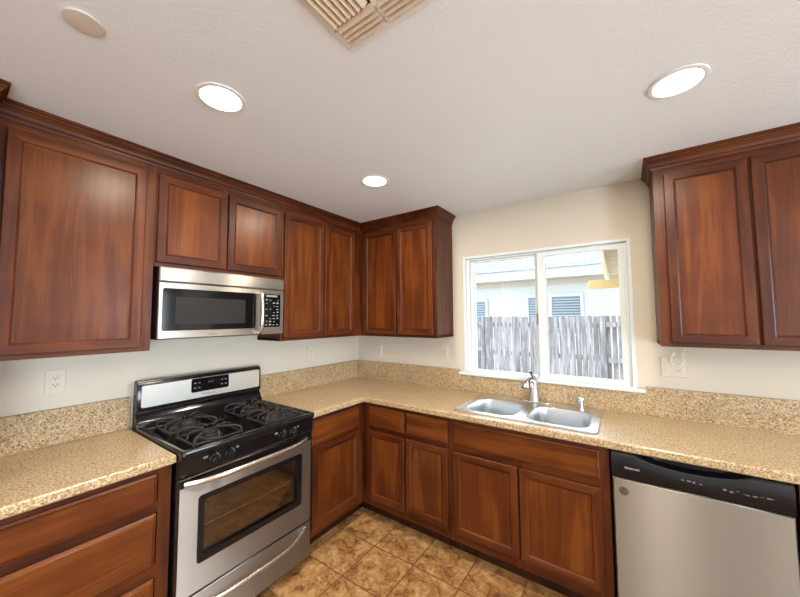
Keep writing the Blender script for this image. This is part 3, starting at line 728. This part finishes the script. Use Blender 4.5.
mb.tube([(2.640, -.030, 1.372), (2.630, -.030, 1.348), (2.612, -.032, 1.318), (2.604, -.032, 1.285), (2.609, -.030, 1.256), (2.600, -.028, 1.236), (2.578, -.026, 1.226), (2.558, -.026, 1.234), (2.548, -.026, 1.255), (2.553, -.026, 1.278), (2.563, -.026, 1.292)], .0030, 8)
mb.tube([(2.561, -.026, 1.288), (2.566, -.026, 1.303)], .0052, 8)
tag(mb.build('loose_cable', M_CABLE, None, True), 'short white cable looping down from under the right wall cabinet', 'cable')

# ------------------------------------------------------------------ ceiling fixtures
for (x, y), lab in (((1.026, -1.950), 'lit round recessed ceiling light nearest the microwave side, left of the vent'), ((1.030, -.978), 'lit round recessed ceiling light nearest the inside corner'), ((2.532, -.992), 'lit round recessed ceiling light in front of the right wall cabinet')):
    t = thing('recessed_ceiling_light', lab, 'ceiling light', (x, y, H), 'recessed ceiling lights')
    mb = MB(); mb.lathe((x, y, H), [(.092, -.0005), (.091, -.004), (.080, -.007), (.075, -.005), (.075, -.001)], 40); mb.build('trim_ring', M_TRIMW, t, True)
    mb = MB(); mb.lathe((x, y, H), [(.074, -.001), (.074, -.005), (.06, -.0075), (.01, -.0085)], 32); mb.build('diffuser', M_LIT, t, True)
    l = lamp('recessed_lamp', 'AREA', (0, 0, -.012), CAN_W, WARM, shape='DISK', size=.15); l.parent = t
t = thing('ceiling_cover', 'unlit round flat cover plate on the ceiling at upper left', 'cover', (1.037, -2.357, H))
mb = MB(); mb.lathe((1.037, -2.357, H), [(.046, -.0005), (.0475, -.003), (.046, -.006), (.03, -.0075), (.005, -.008)], 36); mb.build('plate', M_DISC, t, True)
# supply vent
VX0, VX1, VY0, VY1 = 1.620, 1.958, -2.150, -1.812
t = thing('ceiling_vent', 'louvered air vent with shade-tinted slats set in the ceiling', 'vent', ((VX0+VX1)/2, (VY0+VY1)/2, H))
mb = MB(); zv = H-.001
i0 = .022
for x0, x1, y0, y1 in ((VX0, VX1, VY1-i0, VY1), (VX0, VX1, VY0, VY0+i0), (VX0, VX0+i0, VY0+i0, VY1-i0), (VX1-i0, VX1, VY0+i0, VY1-i0)): mb.box(x0, x1, y0, y1, H-.005, zv, .001)
xm = (VX0+VX1)/2
for yv in (): pass
mb.box(xm-.006, xm+.006, VY0+i0, VY1-i0, H-.006, zv)
mb.build('vent_frame', M_TRIMW, t)
mb = MB(); mb.box(VX0+i0, VX1-i0, VY0+i0, VY1-i0, H-.0015, zv); mb.build('vent_backing', M_DARKHOLE, t)
def slat(p0, p1, nx, ny):      # tilted blade from p0 to p1 leaning towards (nx, ny)
    mb = MB(); w = .014; h = .010
    a = [(p[0], p[1], H-.0025) for p in (p0, p1)]; c = [(p[0]+nx*w, p[1]+ny*w, H-.0025-h) for p in (p0, p1)]
    th = .0022
    rings = [[a[0], c[0], (c[0][0], c[0][1], c[0][2]-th), (a[0][0]-nx*th, a[0][1]-ny*th, a[0][2])], [a[1], c[1], (c[1][0], c[1][1], c[1][2]-th), (a[1][0]-nx*th, a[1][1]-ny*th, a[1][2])]]
    mb.rings(rings); mb.build('slat', M_VENT, t)
for side in (0, 1):
    xa, xb = (VX0+i0, xm-.006) if side == 0 else (xm+.006, VX1-i0)
    for k in range(4):
        yv = VY1-i0-.019-.0175*k-.001; slat((xa, yv), (xb, yv), 0, 1)
        yv = VY0+i0+.019+.0175*k+.001; slat((xa, yv), (xb, yv), 0, -1)
    for k in range(7):
        xx = (xa+.018+.0185*k) if side == 0 else (xb-.018-.0185*k)
        slat((xx, VY0+i0+.080), (xx, VY1-i0-.080), -1 if side == 0 else 1, 0)
mb = MB(); mb.lathe((1.637, -1.905, H-.010), [(.003, 0), (.0025, -.0015)], 10); mb.build('screw', M_DARKHOLE, t)

# ------------------------------------------------------------------ outside
GZ = -.30
b = MB(); b.box(-12, 14, .2, 22, GZ-.1, GZ); struct(b.build('ground', M_GROUND))
fy = 4.5
fn = thing('picket_fence', 'weathered grey wooden picket fence seen through the kitchen window', 'fence', (1, fy, GZ))
random.seed(11)
def picket(x, y, w, top, dep=.017):
    mb = MB(); c = w*.28
    lean = random.uniform(-.004, .004)
    pts = [(x-w/2, GZ), (x+w/2, GZ), (x+w/2+lean, top-c), (x+w/2-c*.6+lean, top-.003), (x+w/2-c+lean, top), (x-w/2+c+lean, top), (x-w/2+c*.6+lean, top-.003), (x-w/2+lean, top-c)]
    mb.prism(pts, 'v', y, y+dep); return mb.build('picket', M_FENCE, fn)
x = -1.9
while x < 4.4:
    back = x < -.31 or x > 2.02
    w = random.uniform(.076, .089)
    picket(x, fy+(.055 if back else 0)+random.uniform(-.003, .003), w, 1.535+random.uniform(-.014, .012))
    x += w+random.uniform(.007, .018)+(.012 if back else 0)
for a, c, zz in ((-1.95, -.32, (1.385, .81, .1)), (-.3, 1.93, (1.36, .75, .1)), (2.03, 4.45, (1.375, .72, .1))):
    for z in zz:
        yy = fy+.012 if not (a == -.3) else fy+.022
        mb = MB(); mb.box(a, c, yy, yy+.038, z-.045, z+.045, .003); mb.build('rail', M_FENCE, fn)
for xx, w in ((-.315, .05), (1.98, .088)):
    mb = MB(); mb.box(xx-w/2, xx+w/2, fy-.012, fy+.09, GZ, 1.545, .005); mb.build('post', M_FENCE, fn)
# neighbouring house
hs = thing('neighbor_house', 'pale stucco house with shingle roof behind the picket fence', 'house', (1, 9, GZ))
b = MB(); b.box(-9, 8, 7.4, 14, GZ, 2.70); b.build('wall', M_STUCCO, hs)
b = MB(); b.box(-9.3, 8.3, 6.97, 7.0, 2.60, 2.86); b.build('fascia', M_FASCIA, hs)
b = MB(); b.box(-9.3, 8.3, 7.0, 7.4, 2.60, 2.62); b.build('soffit', M_STUCCO, hs)
b = MB(); b.box(-9, 8, 7.37, 7.4, 2.44, 2.60); b.build('eave_shade_band', plain('tan_eave_shade', (.29, .235, .175), .7), hs)  # tan strip standing in for the shade under the eave
sl = .36
b = MB(); b.prism([(6.93, 2.85), (6.93, 2.87), (12, 2.87+5.07*sl), (17, 2.87), (17, 2.85), (12, 2.80+5.07*sl)], 'u', -9.4, 8.4); b.build('roof', M_SHING, hs)
def nwin(x0, x1, z0, z1, mull=None):
    b = MB(); 
    for q in ((x0, x0+.07, z0, z1), (x1-.07, x1, z0, z1), (x0+.07, x1-.07, z0, z0+.07), (x0+.07, x1-.07, z1-.07, z1)): b.box(q[0], q[1], 7.35, 7.40, q[2], q[3])
    if mull: b.box(mull-.05, mull+.05, 7.35, 7.40, z0+.07, z1-.07)
    w = b.build('window', M_FASCIA, hs)
    b = MB(); z = z0+.09
    g_ = MB(); g_.box(x0+.07, x1-.07, 7.392, 7.396, z0+.07, z1-.07); g_.build('window_glass', plain('dim_window_glass', (.05, .065, .075), .2), w)
    while z < z1-.09: b.box(x0+.07, x1-.07, 7.376, 7.392, z, z+.040); z += .075
    b.build('blinds', M_BLIND, w)
nwin(-2.15, -1.22, 1.0, 2.09); nwin(-.06, 1.42, 1.0, 2.16, .59)
# patio cover
pc = thing('patio_cover', 'yellow lumber patio cover post beam and roof outside the window', 'patio cover', (3, 2, GZ))
b = MB(); b.box(1.975, 5.2, 2.0, 2.09, 1.865, 1.962, .003); b.build('beam', M_PINE, pc)
b = MB(); b.box(2.288, 2.378, 1.905, 1.995, GZ, 2.28, .004); b.build('post', M_PINE, pc)
b = MB(); b.prism([(.16, 2.375), (2.9, 1.985), (2.9, 2.125), (.16, 2.515)], 'u', 2.125, 2.165); b.build('rafter', M_FASCIA if 0 else plain('pale_lumber', (.52, .42, .30), .6), pc)
for xx in (2.75, 3.35, 3.95, 4.55, 5.15):
    b = MB(); b.prism([(.16, 2.375), (2.9, 1.985), (2.9, 2.125), (.16, 2.515)], 'u', xx, xx+.04); b.build('rafter', M_PLY, pc)
b = MB(); b.prism([(.16, 2.515), (2.95, 2.118), (2.95, 2.132), (.16, 2.53)], 'u', 2.10, 5.3); b.build('roof_deck', M_PLY, pc)

for o in bpy.data.objects:
    if '_o' in o: del o['_o']
    for k in ('label', 'category', 'group'):
        if o.parent is not None and k in ('category', 'group') and k in o: del o[k]
